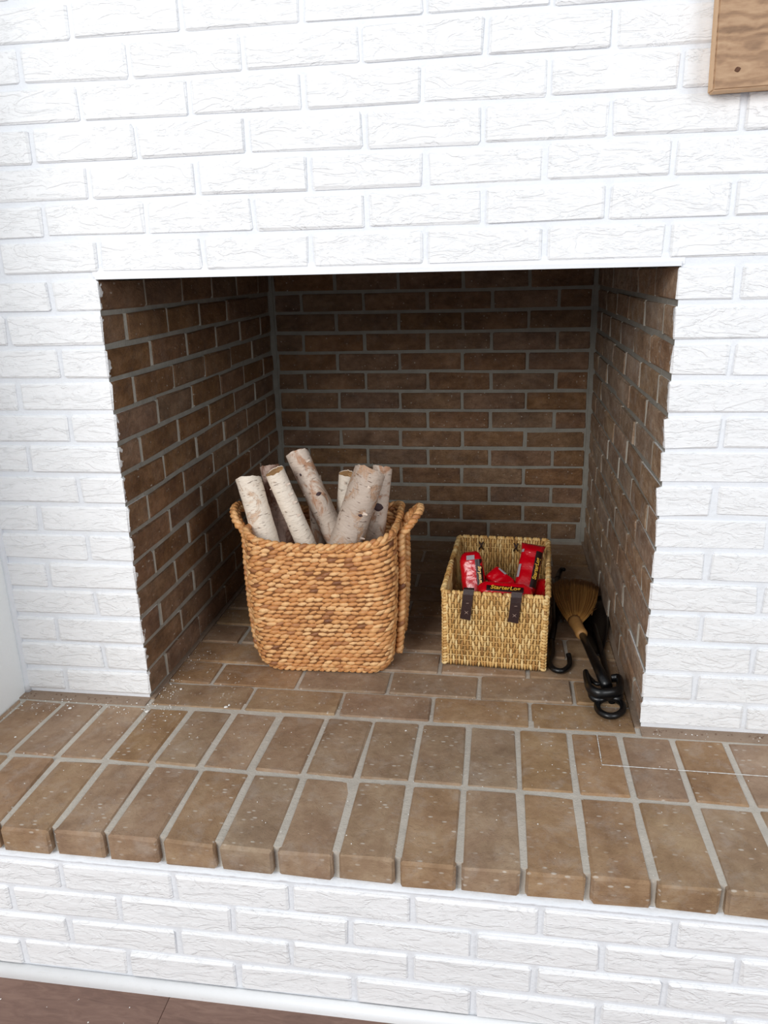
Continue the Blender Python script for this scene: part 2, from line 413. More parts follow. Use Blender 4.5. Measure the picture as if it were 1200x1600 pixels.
# ---------------------------------------------------------------- wooden board on the wall
t = NT('rough_pine'); v = t.coord((1.0, 1.0, 1.0), False)
wv = t.new('ShaderNodeTexWave', {'Vector': t.coord((.55, 1, 1.25), False), 'Scale': 12.0, 'Distortion': 13.0, 'Detail': 4.0, 'Detail Scale': 1.3, 'Detail Roughness': .55}, wave_type='BANDS', bands_direction='Z').outputs
g = t.noise(t.coord((.25, 1, 1), False), 60, 5, .65, .6)
c = t.ramp(t.math('ADD', t.math('MULTIPLY', wv[1], .28), t.math('MULTIPLY', g, .72)), [(.2, lin(120, 92, 70)), (.5, lin(166, 132, 102)), (.8, lin(190, 158, 126))])
M['pine'] = t.out(c, .7, t.bump(t.math('ADD', wv[1], g), .0015, .6))
t = NT('sawn_pine_edge'); g = t.noise(t.coord((1, 1, .2), False), 60, 4)
M['pine_edge'] = t.out(t.mix(g, lin(196, 156, 118), lin(222, 186, 146)), .7, t.bump(g, .0006))
t = NT('dark_knot'); M['knot'] = t.out(t.mix(t.noise(t.coord(rnd=False), 300, 3), lin(70, 44, 30), lin(110, 72, 48)), .8)
bd = empty('wooden_board', (1.128, 0, 1.2155)); tag(bd, 'rough brown wooden board hung on the white brick wall at top right', 'board')
bd.rotation_euler = (0, math.radians(-1.2), 0)
bb = bmesh.new(); bmesh.ops.create_cube(bb, size=1)
for v in bb.verts: v.co = Vector(((v.co.x+.5)*.60, -.002-.036*(.5-v.co.y), (v.co.z+.5)*.40))
bmesh.ops.bevel(bb, geom=bb.edges[:], offset=.0025, segments=2, affect='EDGES')
me = bpy.data.meshes.new('plank'); me.materials.append(M['pine']); me.materials.append(M['pine_edge'])
for f in bb.faces: f.material_index = 0 if f.normal.y < -.5 else 1
bb.to_mesh(me); bb.free(); link(bpy.data.objects.new('plank', me), bd)
mb = MB(); mb.stitch((.036, -.0382, .028), (1, 0, .3), (0, -1, 0), .010, .008, .0018, n=8, seg=6); mb.build('knot', M['knot'], bd)

# ---------------------------------------------------------------- baskets
def strand_mat(name, stops, rough=.55, fib=400):
    t = NT(name); ri = t.new('ShaderNodeNewGeometry').outputs['Random Per Island']
    col = t.ramp(ri, stops)
    v = t.coord(rnd=False)
    col = t.mix(t.math('MULTIPLY', t.ramp(t.noise(v, 75, 4, .7), [(.42, 0.0), (.75, 1.0)]), .55), col, stops[1][1])
    return t.out(col, rough, t.bump(t.noise(v, fib, 2), .0008, .6))
M['hyacinth'] = strand_mat('water_hyacinth', [(0, lin(110, 66, 42)), (.04, lin(168, 112, 70)), (.16, lin(206, 142, 84)), (.6, lin(222, 164, 104)), (1, lin(238, 192, 136))], .5)
M['seagrass'] = strand_mat('seagrass', [(0, lin(150, 108, 62)), (.08, lin(190, 142, 80)), (.3, lin(218, 174, 106)), (.7, lin(232, 194, 128)), (1, lin(242, 214, 156))], .55)
t = NT('basket_core'); M['core'] = t.out(lin(120, 76, 40), .9)
t = NT('seagrass_core'); M['core2'] = t.out(lin(120, 92, 50), .9)

def rrect(a, b, r, n=240):
    """closed rounded rectangle, half sizes a b, corner r: list of (pos, tangent, normal), evenly spaced, starting mid front going +x"""
    segs = [((0, -b), (a-r, -b)), ('c', (a-r, -b+r), -90), ((a, -b+r), (a, b-r)), ('c', (a-r, b-r), 0), ((a-r, b), (-a+r, b)), ('c', (-a+r, b-r), 90), ((-a, b-r), (-a, -b+r)), ('c', (-a+r, -b+r), 180), ((-a+r, -b), (0, -b))]
    pts = []
    for s in segs:
        if s[0] == 'c':
            for i in range(16):
                th = math.radians(s[2]+90*i/16); pts.append(Vector((s[1][0]+r*math.cos(th), s[1][1]+r*math.sin(th), 0)))
        else:
            A, B = Vector((*s[0], 0)), Vector((*s[1], 0))
            for i in range(12): pts.append(A.lerp(B, i/12))
    d = [0]
    for i in range(len(pts)): d.append(d[-1]+(pts[(i+1) % len(pts)]-pts[i]).length)
    T = d[-1]; out = []; j = 0
    for i in range(n):
        s = T*i/n
        while d[j+1] < s: j += 1
        A, B = pts[j], pts[(j+1) % len(pts)]; p = A.lerp(B, (s-d[j])/max(d[j+1]-d[j], 1e-9))
        out.append(p)
    res = []
    for i in range(n):
        tg = (out[(i+1) % n]-out[i-1]).normalized(); res.append((out[i], tg, Vector((tg.y, -tg.x, 0))))
    return res, T

# ---- large basket
BX, BY = .377, .292
bk = empty('log_basket', (BX, BY, 0), math.radians(1.6))
tag(bk, 'large woven golden basket with two braided rope handles, full of birch logs', 'basket')
HB = .332
def prof1(u):                                # half sizes and corner radius at height fraction u
    a = .164 + .014*u + .006*math.sin(PI*u); b = .134+.012*u+.006*math.sin(PI*u)
    k = max(0, 1-u/.08); a -= .016*k*k; b -= .014*k*k
    return a, b, .045
def rimz(p, u): return u*(HB + .030*(abs(p.x)/.18)**3*u*(.5+.5*min(1, abs(p.y)/.12)) - .004)
mb = MB(); NR = 29
for r in range(NR):
    u = (r+.5)/NR; a, b, rc = prof1(u); n = 60; ring, T = rrect(a, b, rc, n*4)
    hh = HB/NR; off = R.random()*4
    for i in range(n):
        p, tg, nm = ring[int(i*4+off+(2 if r % 2 else 0)) % (n*4)]
        c = Vector(p); c.z = rimz(p, u)+.006+R.gauss(0, .0007)+.005*u*(1-u)*4*noise.noise(Vector((p.x*9, p.y*9, u*2.5)))
        c += nm*R.gauss(0, .0008)
        sl = .19+R.gauss(0, .10)
        d = tg+Vector((0, 0, sl))
        wL = T/n*1.62*R.uniform(.9, 1.15); 
        mb.stitch(c, d, nm, wL, hh*1.10*R.uniform(.80, 1.30), .013*R.uniform(.85, 1.15), 0, .002)
mb.build('weave', M['hyacinth'], bk)['kind'] = 'stuff'
def shell(prof, h, zfun, n=96, m=12, th=.003):
    vs, fs = [], []
    for s in (1, -1):
        for j in range(m+1):
            u = j/m; a, b, rc = prof(u); ring, T = rrect(a+s*th/2, b+s*th/2, rc, n)
            for p, tg, nm in ring: vs.append((p.x, p.y, zfun(p, u)+.004))
    k = n*(m+1)
    for j in range(m):
        for i in range(n):
            i2 = (i+1) % n
            fs.append((j*n+i, j*n+i2, (j+1)*n+i2, (j+1)*n+i)); fs.append((k+j*n+i2, k+j*n+i, k+(j+1)*n+i, k+(j+1)*n+i2))
    for i in range(n): i2 = (i+1) % n; fs.append((m*n+i, m*n+i2, k+m*n+i2, k+m*n+i))
    fs.append(tuple(range(n))[::-1]); fs.append(tuple(k+i for i in range(n)))
    return vs, fs
vs, fs = shell(prof1, HB, rimz); mesh_obj('basket_wall', vs, fs, M['core'], bk, True)
def rope(mb, pts, R0, rs, pitch, strands=2, closed=False, n=6, phase=0, mi=0, per=9):
    """twisted rope along pts"""
    pts = [Vector(p) for p in pts]; d = [0]
    P2 = pts+([pts[0]] if closed else [])
    for i in range(len(P2)-1): d.append(d[-1]+(P2[i+1]-P2[i]).length)
    T = d[-1]; turns = max(1, round(T/pitch)); N = turns*per
    def ev(s):
        s = min(max(s, 0), T); j = 0
        lo, hi = 0, len(d)-2
        while lo < hi:
            mid = (lo+hi)//2
            if d[mid+1] < s: lo = mid+1
            else: hi = mid
        return P2[lo].lerp(P2[lo+1], (s-d[lo])/max(d[lo+1]-d[lo], 1e-9))
    fr = []; prev = None
    for i in range(N+1):
        s = T*i/N; p = ev(s); e = T/N
        tg = (ev((s+e) % T if closed else s+e)-ev((s-e) % T if closed else s-e)).normalized()
        a = (Vector((0, 0, 1)) if prev is None else prev); a = a-tg*a.dot(tg)
        if a.length < 1e-4: a = tg.orthogonal()
        a.normalize(); prev = a; fr.append((p, tg, a, tg.cross(a)))
    for k in range(strands):
        q = []
        for i, (p, tg, a, b) in enumerate(fr):
            th = 2*PI*(turns*i/N + k/strands)+phase
            if strands == 3:                  # flat three-strand braid
                x = math.sin(th)*R0*1.25; yv = math.sin(2*th)*R0*.55
            else: x = math.cos(th)*R0; yv = math.sin(th)*R0
            q.append(p+b*x+a*yv)
        # break into short leaves so each visible wrap gets its own tone
        st = max(3, per//strands)
        for i in range(0, N, st):
            seg = q[i:i+st+2]
            if len(seg) > 2: mb.tube(seg, (lambda u, rs=rs*R.uniform(.92, 1.08): rs*(.72+.28*math.sin(PI*min(max(u, 0), 1)))), n, mi)
mb = MB(); a, b, rc = prof1(1.0); ring, T = rrect(a, b, rc, 160)
rope(mb, [(p.x, p.y, rimz(p, 1)+.009) for p, t_, n_ in ring], .0042, .0058, .036, 2, True)
a, b, rc = prof1(0.0); ring, T = rrect(a+.004, b+.004, rc, 160)
mb.build('rim', M['hyacinth'], bk)
mb = MB(); rope(mb, [(p.x, p.y, .0088) for p, t_, n_ in ring], .0036, .0052, .03, 2, True); mb.build('base_rope', M['hyacinth'], bk)
for sx in (-1, 1):                           # braided handles: up one side, arched over the rim, down again
    pts = []; yy = .062
    def hp(z):
        u = min(1, max(0, z/HB)); a, b, rc = prof1(u); return a+.0145
    for i in range(24): z = .03+(.315)*i/23; pts.append((sx*hp(z), -yy, z))
    for i in range(1, 24):
        th = PI*i/24; out = math.sin(th)
        pts.append((sx*(hp(.345)+.036*out+.002), -yy*math.cos(th), .345+.040*out))
    for i in range(24): z = .345-(.315)*i/23; pts.append((sx*hp(z), yy, z))
    mb = MB(); rope(mb, pts, .0070, .0076, .044, 3, False, 6, 0, 0, 12); mb.build('handle', M['hyacinth'], bk)

# ---- small basket
SX, SY, SRZ = .806, .412, math.radians(-3.2)
sb = empty('firestarter_basket', (SX, SY, 0), SRZ)
tag(sb, 'small pale woven seagrass basket with dark leather straps, holding red packets', 'basket')
HS = .196; SA, SB = .122, .186
def prof2(u): return SA+.004*u, SB+.002*u, .012
def z2(p, u): return u*(HS+.012*(p.y+SB)/(2*SB))
mb = MB()
ring, T = rrect(*prof2(.5), 172*2)
nc = 172
for i in range(nc):
    p, tg, nm = ring[i*2]
    mm = 7
    for j in range(mm+1):
        u0 = (j-(.5 if i % 2 else 0))/mm; u = u0+.5/mm
        if u < -.02 or u > 1.02: continue
        uu = min(max(u, .04), .96)
        a, b, rc = prof2(uu); sc = Vector((p.x*a/prof2(.5)[0], p.y*b/prof2(.5)[1], 0))
        c = sc + nm*R.gauss(0, .0006); c.z = z2(p, uu)+.004
        d = Vector((0, 0, 1))+tg*R.gauss(0, .07)
        mb.stitch(c, d, nm, HS/mm*1.22*(1 if uu == u else .7), T/nc*.98*R.uniform(.82, 1.2), .0120, 0, .0018)
mb.build('weave', M['seagrass'], sb)['kind'] = 'stuff'
mb = MB()
for j in range(1, 14):
    u = j/14; a, b, rc = prof2(u); ring2, T2 = rrect(a, b, rc, 148)
    for s in (1, -1):
        mb.tube([(p.x+nm.x*s*(.0036 if (i+j) % 2 else .0014), p.y+nm.y*s*(.0036 if (i+j) % 2 else .0014), z2(p, u)+.004+R.gauss(0, .0006)) for i, (p, tg, nm) in enumerate(ring2)], .0011, 4, 0, True)
mb.build('cord', M['seagrass'], sb)['kind'] = 'stuff'
vs, fs = shell(prof2, HS, z2, 96, 6, .0016); mesh_obj('basket_wall', vs, fs, M['core2'], sb, True)
for sx in (-1, 1):
    for sy in (-1, 1):                       # braided corner posts
        mb = MB(); 
        for i in range(24):
            z = .008+i*(HS-.004)/24; 
            for q in (0, 1):
                ang = math.atan2(sy, sx)+(.8 if q else -.8)
                cx, cy = sx*(prof2(.5)[0]-.004), sy*(prof2(.5)[1]-.004)
                nrm = Vector((math.cos(ang), math.sin(ang), 0)); tg = Vector((-nrm.y, nrm.x, 0))
                mb.stitch(Vector((cx, cy, z))+nrm*.0065, tg+Vector((0, 0, .35 if q else -.35)), nrm, .016, .0085, .006, 0, .002)
        mb.build('corner_post', M['seagrass'], sb)
mb = MB(); ring, T = rrect(*prof2(1.0), 200)
pr = []
for i in range(150):
    p, tg, nm = ring[int(i*200/150)]
    mb.stitch(Vector((p.x, p.y, z2(p, 1)+.005)), nm+tg*.55+Vector((0, 0, R.gauss(0, .05))), Vector((0, 0, 1)), .0165*R.uniform(.92, 1.1), .0105*R.uniform(.9, 1.12), .0105, 0, .0035, 7, 5)
mb.build('rim', M['seagrass'], sb)
# leather straps over the front rim, stitched with a cross
t = NT('dark_leather'); vv = t.coord(); M['leather'] = t.out(t.mix(t.noise(vv, 40, 3), lin(36, 18, 18), lin(58, 34, 30)), .5, t.bump(t.noise(vv, 350, 3), .0006))
t = NT('leather_thread'); M['thread'] = t.out(lin(150, 124, 112), .6)
def strap(cx, name='leather_strap'):
    path = [(-SB-.0065-.0015, .135+.00*0), (-SB-.0095, .16), (-SB-.0105, .185), (-SB-.010, .199), (-SB-.004, .2085), (-SB+.004, .2085), (-SB+.0095, .203), (-SB+.0105, .19), (-SB+.010, .150)]
    vs = []; hw = .0125
    for i, (y, z) in enumerate(path):
        j0, j1 = path[max(i-1, 0)], path[min(i+1, len(path)-1)]
        ty, tz = j1[0]-j0[0], j1[1]-j0[1]; l = math.hypot(ty, tz); ny, nz = -tz/l, ty/l
        tl = (.0035 if i == 0 else 0)
        for (dx, k) in ((-hw, 0), (hw, 0), (hw, .0026), (-hw, .0026)):
            vs.append((cx+dx+(z-.2)*.10, y+ny*k, z+nz*k-(tl if dx > 0 else 0)))
    n = len(path); fs = [(i*4+k, i*4+(k+1) % 4, i*4+4+(k+1) % 4, i*4+4+k) for i in range(n-1) for k in range(4)]+[(3, 2, 1, 0), tuple((n-1)*4+k for k in range(4))]
    s = mesh_obj(name, vs, fs, M['leather'], sb, False)
    mb = MB()
    for (dx, dz, sl) in ((0, 0, .9), (0, 0, -.9)):
        x = cx-.0035; z = .153; mb.stitch((x, -SB-.0130, z), (1, 0, sl), (0, -1, 0), .014, .0019, .0017)
    mb.stitch((cx-.001, -SB-.0137, .178), (1, 0, .1), (0, -1, 0), .009, .0018, .0017)
    mb.build('stitching', M['thread'], s)
strap(-.063); strap(.052)
for cx in (-.062, .036):
    mb = MB()
    for s in (-1, 1): mb.tube([(cx-.006*s, SB-.0085, .178), (cx, SB-.0105, .190), (cx+.006*s, SB-.0085, .202)], .0018, 6)
    mb.build('rear_stitching', M['leather'], sb)

# ---------------------------------------------------------------- birch logs
def bark_mat(name, base, base2, tan, amt, dash=1.0):
    t = NT(name); v = t.coord(); vr = t.coord((1, 1, 3.2))
    col = t.mix(t.noise(v, 11, 4, .65), base, base2)
    pat = t.ramp(t.noise(t.coord((1, 1, .7)), 19, 6, .66, .7), [(.56-.1*amt, 0.0), (.63-.08*amt, 1.0)])
    col = t.mix(t.math('MULTIPLY', pat, .85), col, tan)
    ds = t.ramp(t.noise(t.coord((1, 1, 7.0)), 40, 2, .5), [(.66, 0.0), (.72, 1.0)])
    col = t.mix(t.math('MULTIPLY', ds, .75*dash), col, lin(120, 84, 66))
    dk = t.ramp(t.noise(t.coord((1, 1, 2.4)), 34, 3, .6), [(.735, 0.0), (.765, 1.0)])
    col = t.mix(t.math('MULTIPLY', dk, .9), col, lin(66, 42, 36))
    hh = t.math('ADD', t.noise(vr, 40, 4, .6, .6), t.math('MULTIPLY', ds, -.5))
    hh = t.math('ADD', hh, t.math('MULTIPLY', pat, -.4))
    return t.out(col, .6, t.bump(hh, .003, .9))
B1 = bark_mat('birch_bark_cream', lin(242, 230, 214), lin(224, 208, 190), lin(206, 170, 140), -.2)
B2 = bark_mat('birch_bark_patchy', lin(232, 216, 200), lin(206, 186, 170), lin(182, 130, 94), .55)
B3 = bark_mat('birch_bark_greyish', lin(208, 190, 174), lin(174, 156, 142), lin(180, 140, 108), .45)
B4 = bark_mat('birch_bark_brown', lin(196, 172, 158), lin(160, 132, 120), lin(112, 70, 48), .9)
t = NT('cut_wood'); sv = t.new('ShaderNodeSeparateXYZ', {0: t.new('ShaderNodeTexCoord').outputs['Object']}).outputs
rr = t.math('SQRT', t.math('ADD', t.math('POWER', sv[0], 2.0), t.math('POWER', sv[1], 2.0)))
rg = t.math('ADD', t.math('SINE', t.math('MULTIPLY', rr, 2600.0)), t.math('MULTIPLY', t.noise(t.coord(), 120, 3), 2.0))
M['cut'] = t.out(t.mix(t.math('MULTIPLY', rg, .4, clamp=True), lin(190, 148, 100), lin(160, 116, 74)), .75)
t = NT('dark_bark_knot'); M['bknot'] = t.out(t.mix(t.noise(t.coord(), 200, 3), lin(52, 38, 44), lin(92, 66, 66)), .7, t.bump(t.noise(t.coord(), 200, 3), .002))
t = NT('bark_peel'); M['peel'] = t.out(t.mix(t.noise(t.coord(), 100, 3), lin(228, 214, 200), lin(206, 182, 162)), .6)
def log(label, top, bot, rad, mat, bend=0.0, tilt=.0, taper=1.0, knots=(), peels=4, seed=0, facing=None):
    rr_ = random.Random(seed)
    top, bot = Vector(top), Vector(bot); L = (top-bot).length; ax = (top-bot).normalized()
    o = empty('birch_log', bot); tag(o, label, 'log', 'birch logs in the large basket')
    q = ax.to_track_quat('Z', 'Y'); o.rotation_mode = 'QUATERNION'; o.rotation_quaternion = q
    dl = q.inverted() @ Vector((0, 1, 0))
    n, m = 28, 30; vs = []
    def rad_at(th, u):
        p = Vector((math.cos(th)*1.2, math.sin(th)*1.2, u*L*22))+Vector((seed*7, 0, 0))
        return rad*(1+(taper-1)*u)*(1+.05*noise.noise(p)+.03*noise.noise(p*2.7)+.03*math.cos(2*th+seed))
    def cen(u): return Vector((bend*math.sin(PI*u), 0, u*L))
    for j in range(m+1):
        u = j/m
        for i in range(n):
            th = 2*PI*i/n; r = rad_at(th, u); c = cen(u)
            z = c.z + (0 if j < m else -tilt*(dl.x*math.cos(th)+dl.y*math.sin(th))*rad)
            vs.append((c.x+r*math.cos(th), c.y+r*math.sin(th), z + (.0012*rr_.gauss(0, 1) if j == m else 0)))
    fs = [(j*n+i, j*n+(i+1) % n, (j+1)*n+(i+1) % n, (j+1)*n+i) for j in range(m) for i in range(n)]
    mesh_obj('bark', vs, fs, mat, o, True)
    for (nm_, j, s) in (('cut_end', m, 1), ('cut_end', 0, -1)):
        rv = [Vector(vs[j*n+i]) for i in range(n)]; c = sum(rv, Vector())/n
        rv = [c+(p-c)*.965-Vector((0, 0, .0015*s)) for p in rv]
        f = [(i, (i+1) % n, n) if s > 0 else ((i+1) % n, i, n) for i in range(n)]
        # recentre so the rings follow the disc
        e = mesh_obj(nm_, [p-c for p in rv+[c-Vector((0, 0, .001*s))]], f, M['cut'], o, False); e.location = c
    inv = q.inverted()
    def surf(px_dir, u):                      # point of the bark facing a world direction
        d = inv @ Vector(px_dir); th = math.atan2(d.y, d.x); c = cen(u); r = rad_at(th, u)
        return Vector((c.x+r*math.cos(th), c.y+r*math.sin(th), c.z)), Vector((math.cos(th), math.sin(th), 0))
    for (u, side, sx, sz) in knots:
        p, nn = surf(Vector((side, -1, 0)), u)
        mb = MB(); mb.stitch(p-nn*.0008, Vector((0, 0, 1)).cross(nn), nn, sx, sz, .0045, n=10, seg=8); mb.build('knot', M['bknot'], o)
    for k in range(peels):
        u = rr_.uniform(.35, .95); p, nn = surf(Vector((rr_.uniform(-1.6, 1.6), -1, 0)), u); tg = Vector((0, 0, 1)).cross(nn)
        wd, ht = rr_.uniform(.005, .011), rr_.uniform(.004, .009); vs2 = []
        for a in range(5):
            for b in (0, 1):
                s = a/4; cu = s*s*.006
                vs2.append(p+tg*(wd*(s-.2))+nn*(.0004+cu)+Vector((0, 0, (b-.5)*ht*(1-.6*s)+.001*s)))
        mb = MB(); mb.add(vs2, [(a*2, a*2+2, a*2+3, a*2+1) for a in range(4)])
        mb.build('bark_curl', M['peel'], o)
    return o
LG = [  # label, top (px, py, depth), point at the rim, radius, bark, shape, foot height, foot depth
 ('smooth cream birch log, leftmost and nearest the left rope handle', (388, 748, .238), (418, 858, .212), .0295, B1, dict(tilt=.36, seed=1, peels=2), .18, .212),
 ('dark-sided birch log behind the two leftmost upright logs', (421, 727, .320), (450, 858, .300), .0235, B4, dict(tilt=.1, seed=2, peels=2), .20, .290),
 ('birch log with tan oval cut end facing up, second row left of centre', (429, 736, .250), (480, 858, .262), .0235, B1, dict(tilt=-.12, bend=.004, seed=3, peels=8), .22, .276),
 ('tallest birch log, leaning left with rusty peeling patches', (464, 709, .350), (527, 846, .335), .0290, B2, dict(tilt=.40, seed=4, peels=5, knots=((.62, .7, .016, .011), (.83, -.2, .007, .009))), .24, .335),
 ('short birch log mostly hidden behind the tallest leaning log', (490, 742, .39), (499, 858, .398), .0185, B2, dict(tilt=.3, seed=5, peels=1), .22, .398),
 ('thickest birch log, greyish and leaning right in front of the others', (578, 737, .250), (533, 866, .217), .0395, B3, dict(tilt=.42, seed=6, peels=9, knots=((.72, .45, .012, .008), (.45, -.3, .006, .005))), .16, .212),
 ('pinkish birch log with a black knot, nearest the right rope handle', (598, 730, .340), (584, 858, .318), .0250, B2, dict(tilt=.30, seed=7, peels=5, knots=((.66, .10, .026, .022),)), .20, .315),
 ('small birch log with tan cut end peeking between the two right logs', (542, 740, .39), (536, 830, .395), .0205, B1, dict(tilt=-.1, seed=8, peels=4), .22, .395),
]
segs = []
for label, (px, py, y), (qx, qy, y2), rad, mat, kw, zb, yb in LG:
    a = at(px, py, y=y); b = at(qx, qy, y=y2); d = b-a; bot = a+d*((zb-a.z)/d.z); bot.y = yb
    if kw.get('seed') == 1: bot.x = max(bot.x, .26)
    # keep the hidden foot inside the basket
    log(label, a, bot, rad, mat, **kw); segs.append((a, bot, rad))

# ---------------------------------------------------------------- firestarter packets
t = NT('red_wrapper'); vv = t.coord()
M['red'] = t.out(t.mix(t.noise(vv, 20, 3), lin(214, 6, 26), lin(184, 0, 20)), .22, t.bump(t.noise(vv, 34, 3, .55, .8), .0045, .7), Coat_Weight=.2)
t = NT('wrapper_band'); M['band'] = t.out(lin(36, 14, 14), .35)
t = NT('gold_print'); M['gold'] = t.out(lin(222, 170, 60), .4)
t = NT('silver_print'); M['silver'] = t.out(lin(168, 162, 166), .35)
def text_mesh(body, size, mat, parent, name='lettering'):
    cu = bpy.data.curves.new(name, 'FONT'); cu.body = body; cu.size = size; cu.extrude = .0002; cu.align_x = 'CENTER'; cu.align_y = 'CENTER'; cu.resolution_u = 3; cu.shear = .2; cu.offset = .0003
    tmp = bpy.data.objects.new(name, cu); scene.collection.objects.link(tmp)
    dg = bpy.context.evaluated_depsgraph_get(); dg.update(); me = bpy.data.meshes.new_from_object(tmp.evaluated_get(dg)); 
    bpy.data.objects.remove(tmp); me.materials.clear(); me.materials.append(mat)
    o = bpy.data.objects.new(name, me); return link(o, parent)
def packet(label, c, axis, up, L=.12, wd=.042, th=.036, seed=0, text=None, band=True, crimp=(1, 1), strips=(), tsz=.013, bv=(-.9, -.2)):
    """pillow wrapper: local x = length, local z = face towards viewer (up), flattened crimped ends"""
    o = empty('firestarter_packet', (0, 0, 0)); tag(o, label, 'packet', 'red firestarter packets in the small basket')
    x = Vector(axis).normalized(); z = Vector(up)-x*Vector(up).dot(x); z.normalize(); yv = z.cross(x)
    o.matrix_world = Matrix.Translation(Vector(c)) @ Matrix((x, yv, z)).transposed().to_4x4()
    rr_ = random.Random(seed); n, m = 24, 22; vs = []
    def sect(u):                              # u -1..1
        e = min(1, max(0, (1-abs(u))/.34)); s = e**.55 if e > 0 else 0
        cr = crimp[1] if u > 0 else crimp[0]
        return (wd/2*(1.0+(.14*(1-s) if cr else -.5*(1-s))), max(th/2*s, .0012))
    for j in range(m+1):
        u = -1+2*j/m; hw, ht = sect(u)
        for i in range(n):
            a = 2*PI*i/n; ca, sa = math.cos(a), math.sin(a)
            px_ = hw*math.copysign(abs(ca)**.55, ca); pz = ht*math.copysign(abs(sa)**.55, sa)
            k = noise.noise(Vector((u*3.3+seed*5, ca*1.5, sa*1.5)))*.0035*(1 if ht > .004 else .5)
            vs.append((u*L/2, px_*(1+k*14), pz+k*(ht/(th/2))+ (0.0016*math.sin(i*2.6+seed) if ht < .004 else 0)))
    fs = [(j*n+i, (j+1)*n+i, (j+1)*n+(i+1) % n, j*n+(i+1) % n) for j in range(m) for i in range(n)] + [tuple(range(n)), tuple(m*n+i for i in range(n))[::-1]]
    mesh_obj('wrapper', vs, fs, M['red'], o, True)
    def patch(name, u0, u1, v0, v1, mat, off=.0012, parent=o):
        vs2 = []; N1, N2 = 12, 6
        for a in range(N1+1):
            for b in range(N2+1):
                u = u0+(u1-u0)*a/N1; yy = (v0+(v1-v0)*b/N2)*wd/2; hw, ht = sect(u)
                f = max(0, 1-abs(min(1, abs(yy)/hw))**3.6)**(1/3.6)
                vs2.append((u*L/2, yy, ht*f+off+.0012))
        return mesh_obj(name, vs2, [(a*(N2+1)+b, (a+1)*(N2+1)+b, (a+1)*(N2+1)+b+1, a*(N2+1)+b+1) for a in range(N1) for b in range(N2)], mat, parent, True)
    if text:
        bo = patch('printed_band', -.66, .66, bv[0], bv[1], M['band'])
        tx = text_mesh(text, tsz, M['gold'], bo); tx.location = (0, (bv[0]+bv[1])/2*wd/2, th/2*(max(0, 1-abs((bv[0]+bv[1])/2/1.0)**3.6))**(1/3.6)+.0052)
    for (u0, u1, v0, v1) in strips: patch('foil_label', u0, u1, v0, v1, M['silver'], .0014)
    return o
cam_dir = lambda p: (CAM-Vector(p)).normalized()
def pk(label, a, b, **kw):                    # a, b = (px, py, depth) of the packet's two ends
    A, B = at(a[0], a[1], y=a[2]), at(b[0], b[1], y=b[2]); c = (A+B)/2; up = kw.pop('up', None) or cam_dir(c)
    return packet(label, c, B-A, up, L=(B-A).length, **kw)
pk('red crumpled packet standing at the left side of the small basket', (744, 945, .34), (735, 862, .40), wd=.060, th=.046, seed=1, crimp=(0, 0), text='StarterLog', tsz=.012, bv=(-.97, -.42), strips=((.66, .84, -.4, .3),), up=(-.1, -1, .25))
pk('red packet with a folded peak, lying in the middle behind the front packet', (800, 922, .35), (766, 893, .40), wd=.044, th=.034, seed=2, crimp=(0, 1), strips=((-.1, .55, -.9, -.62),), up=(.2, -1, .75))
pk('red packet lying along the front rim of the small basket', (745, 921, .262), (832, 928, .262), wd=.040, th=.034, seed=3, crimp=(0, 0), text='StarterLog', tsz=.0165, bv=(-.75, .05), up=(0, -.5, 1))
pk('tallest red packet with a flat crimped top, standing at the right', (817, 935, .345), (834, 851, .45), wd=.056, th=.042, seed=4, crimp=(0, 1), text='StarterLog', tsz=.014, bv=(-.97, -.40), strips=((-.38, .1, .72, .95), (.55, .66, .72, .95)), up=(-.1, -1, .35))
pk('dark red packet tucked low against the right basket side', (843, 948, .33), (846, 905, .42), wd=.028, th=.032, seed=5, crimp=(0, 0), up=(-.1, -1, .6))

# ---------------------------------------------------------------- hearth tools
t = NT('black_iron'); vv = t.coord(); M['iron'] = t.out(lin(10, 10, 12), .33, t.bump(t.noise(vv, 60, 3), .0012, .5), Metallic=.0)
t = NT('broom_straw'); ri = t.new('ShaderNodeNewGeometry').outputs['Random Per Island']
M['straw'] = t.out(t.ramp(ri, [(0, lin(140, 92, 40)), (.5, lin(190, 134, 66)), (1, lin(216, 168, 98))]), .6)
t = NT('broom_neck'); M['neck'] = t.out(t.mix(t.noise(t.coord((1, 1, 1)), 90, 3), lin(196, 150, 90), lin(160, 112, 62)), .55)
def P3(px, py, z): return at(px, py, z=z)
# poker with a hooked handle
rz = .010
pkr = empty('fireplace_poker', (.955, .3, 0)); tag(pkr, 'black iron poker with an open hook end, beside the small basket', 'poker')
def loc(o, pts): return [Vector(p)-o.location for p in pts]
mb = MB(); mb.tube(loc(pkr, [(.990, .80, rz), (.978, .70, rz), (.964, .50, rz), P3(862, 1000, rz)]), .0085, 10); mb.build('rod', M['iron'], pkr)
def catmull(pts, n=8):
    pts = [Vector(p) for p in pts]; q = [pts[0]*2-pts[1]]+pts+[pts[-1]*2-pts[-2]]; out = []
    for i in range(1, len(q)-2):
        for k in range(n):
            t_ = k/n; p0, p1, p2, p3 = q[i-1:i+3]
            out.append(.5*((2*p1)+(p2-p0)*t_+(2*p0-5*p1+4*p2-p3)*t_*t_+(3*p1-p0-3*p2+p3)*t_**3))
    out.append(pts[-1]); return out
hook = [P3(862, 1000, rz), P3(863, 1020, rz), P3(859, 1036, rz), P3(866, 1046, rz), P3(879, 1048, rz), P3(889, 1041, rz), P3(890, 1031, rz+.002), P3(888, 1022, rz+.010)]
mb = MB(); mb.tube(loc(pkr, catmull(hook)), lambda u: .0075-.001*u, 10); mb.build('handle_hook', M['iron'], pkr)
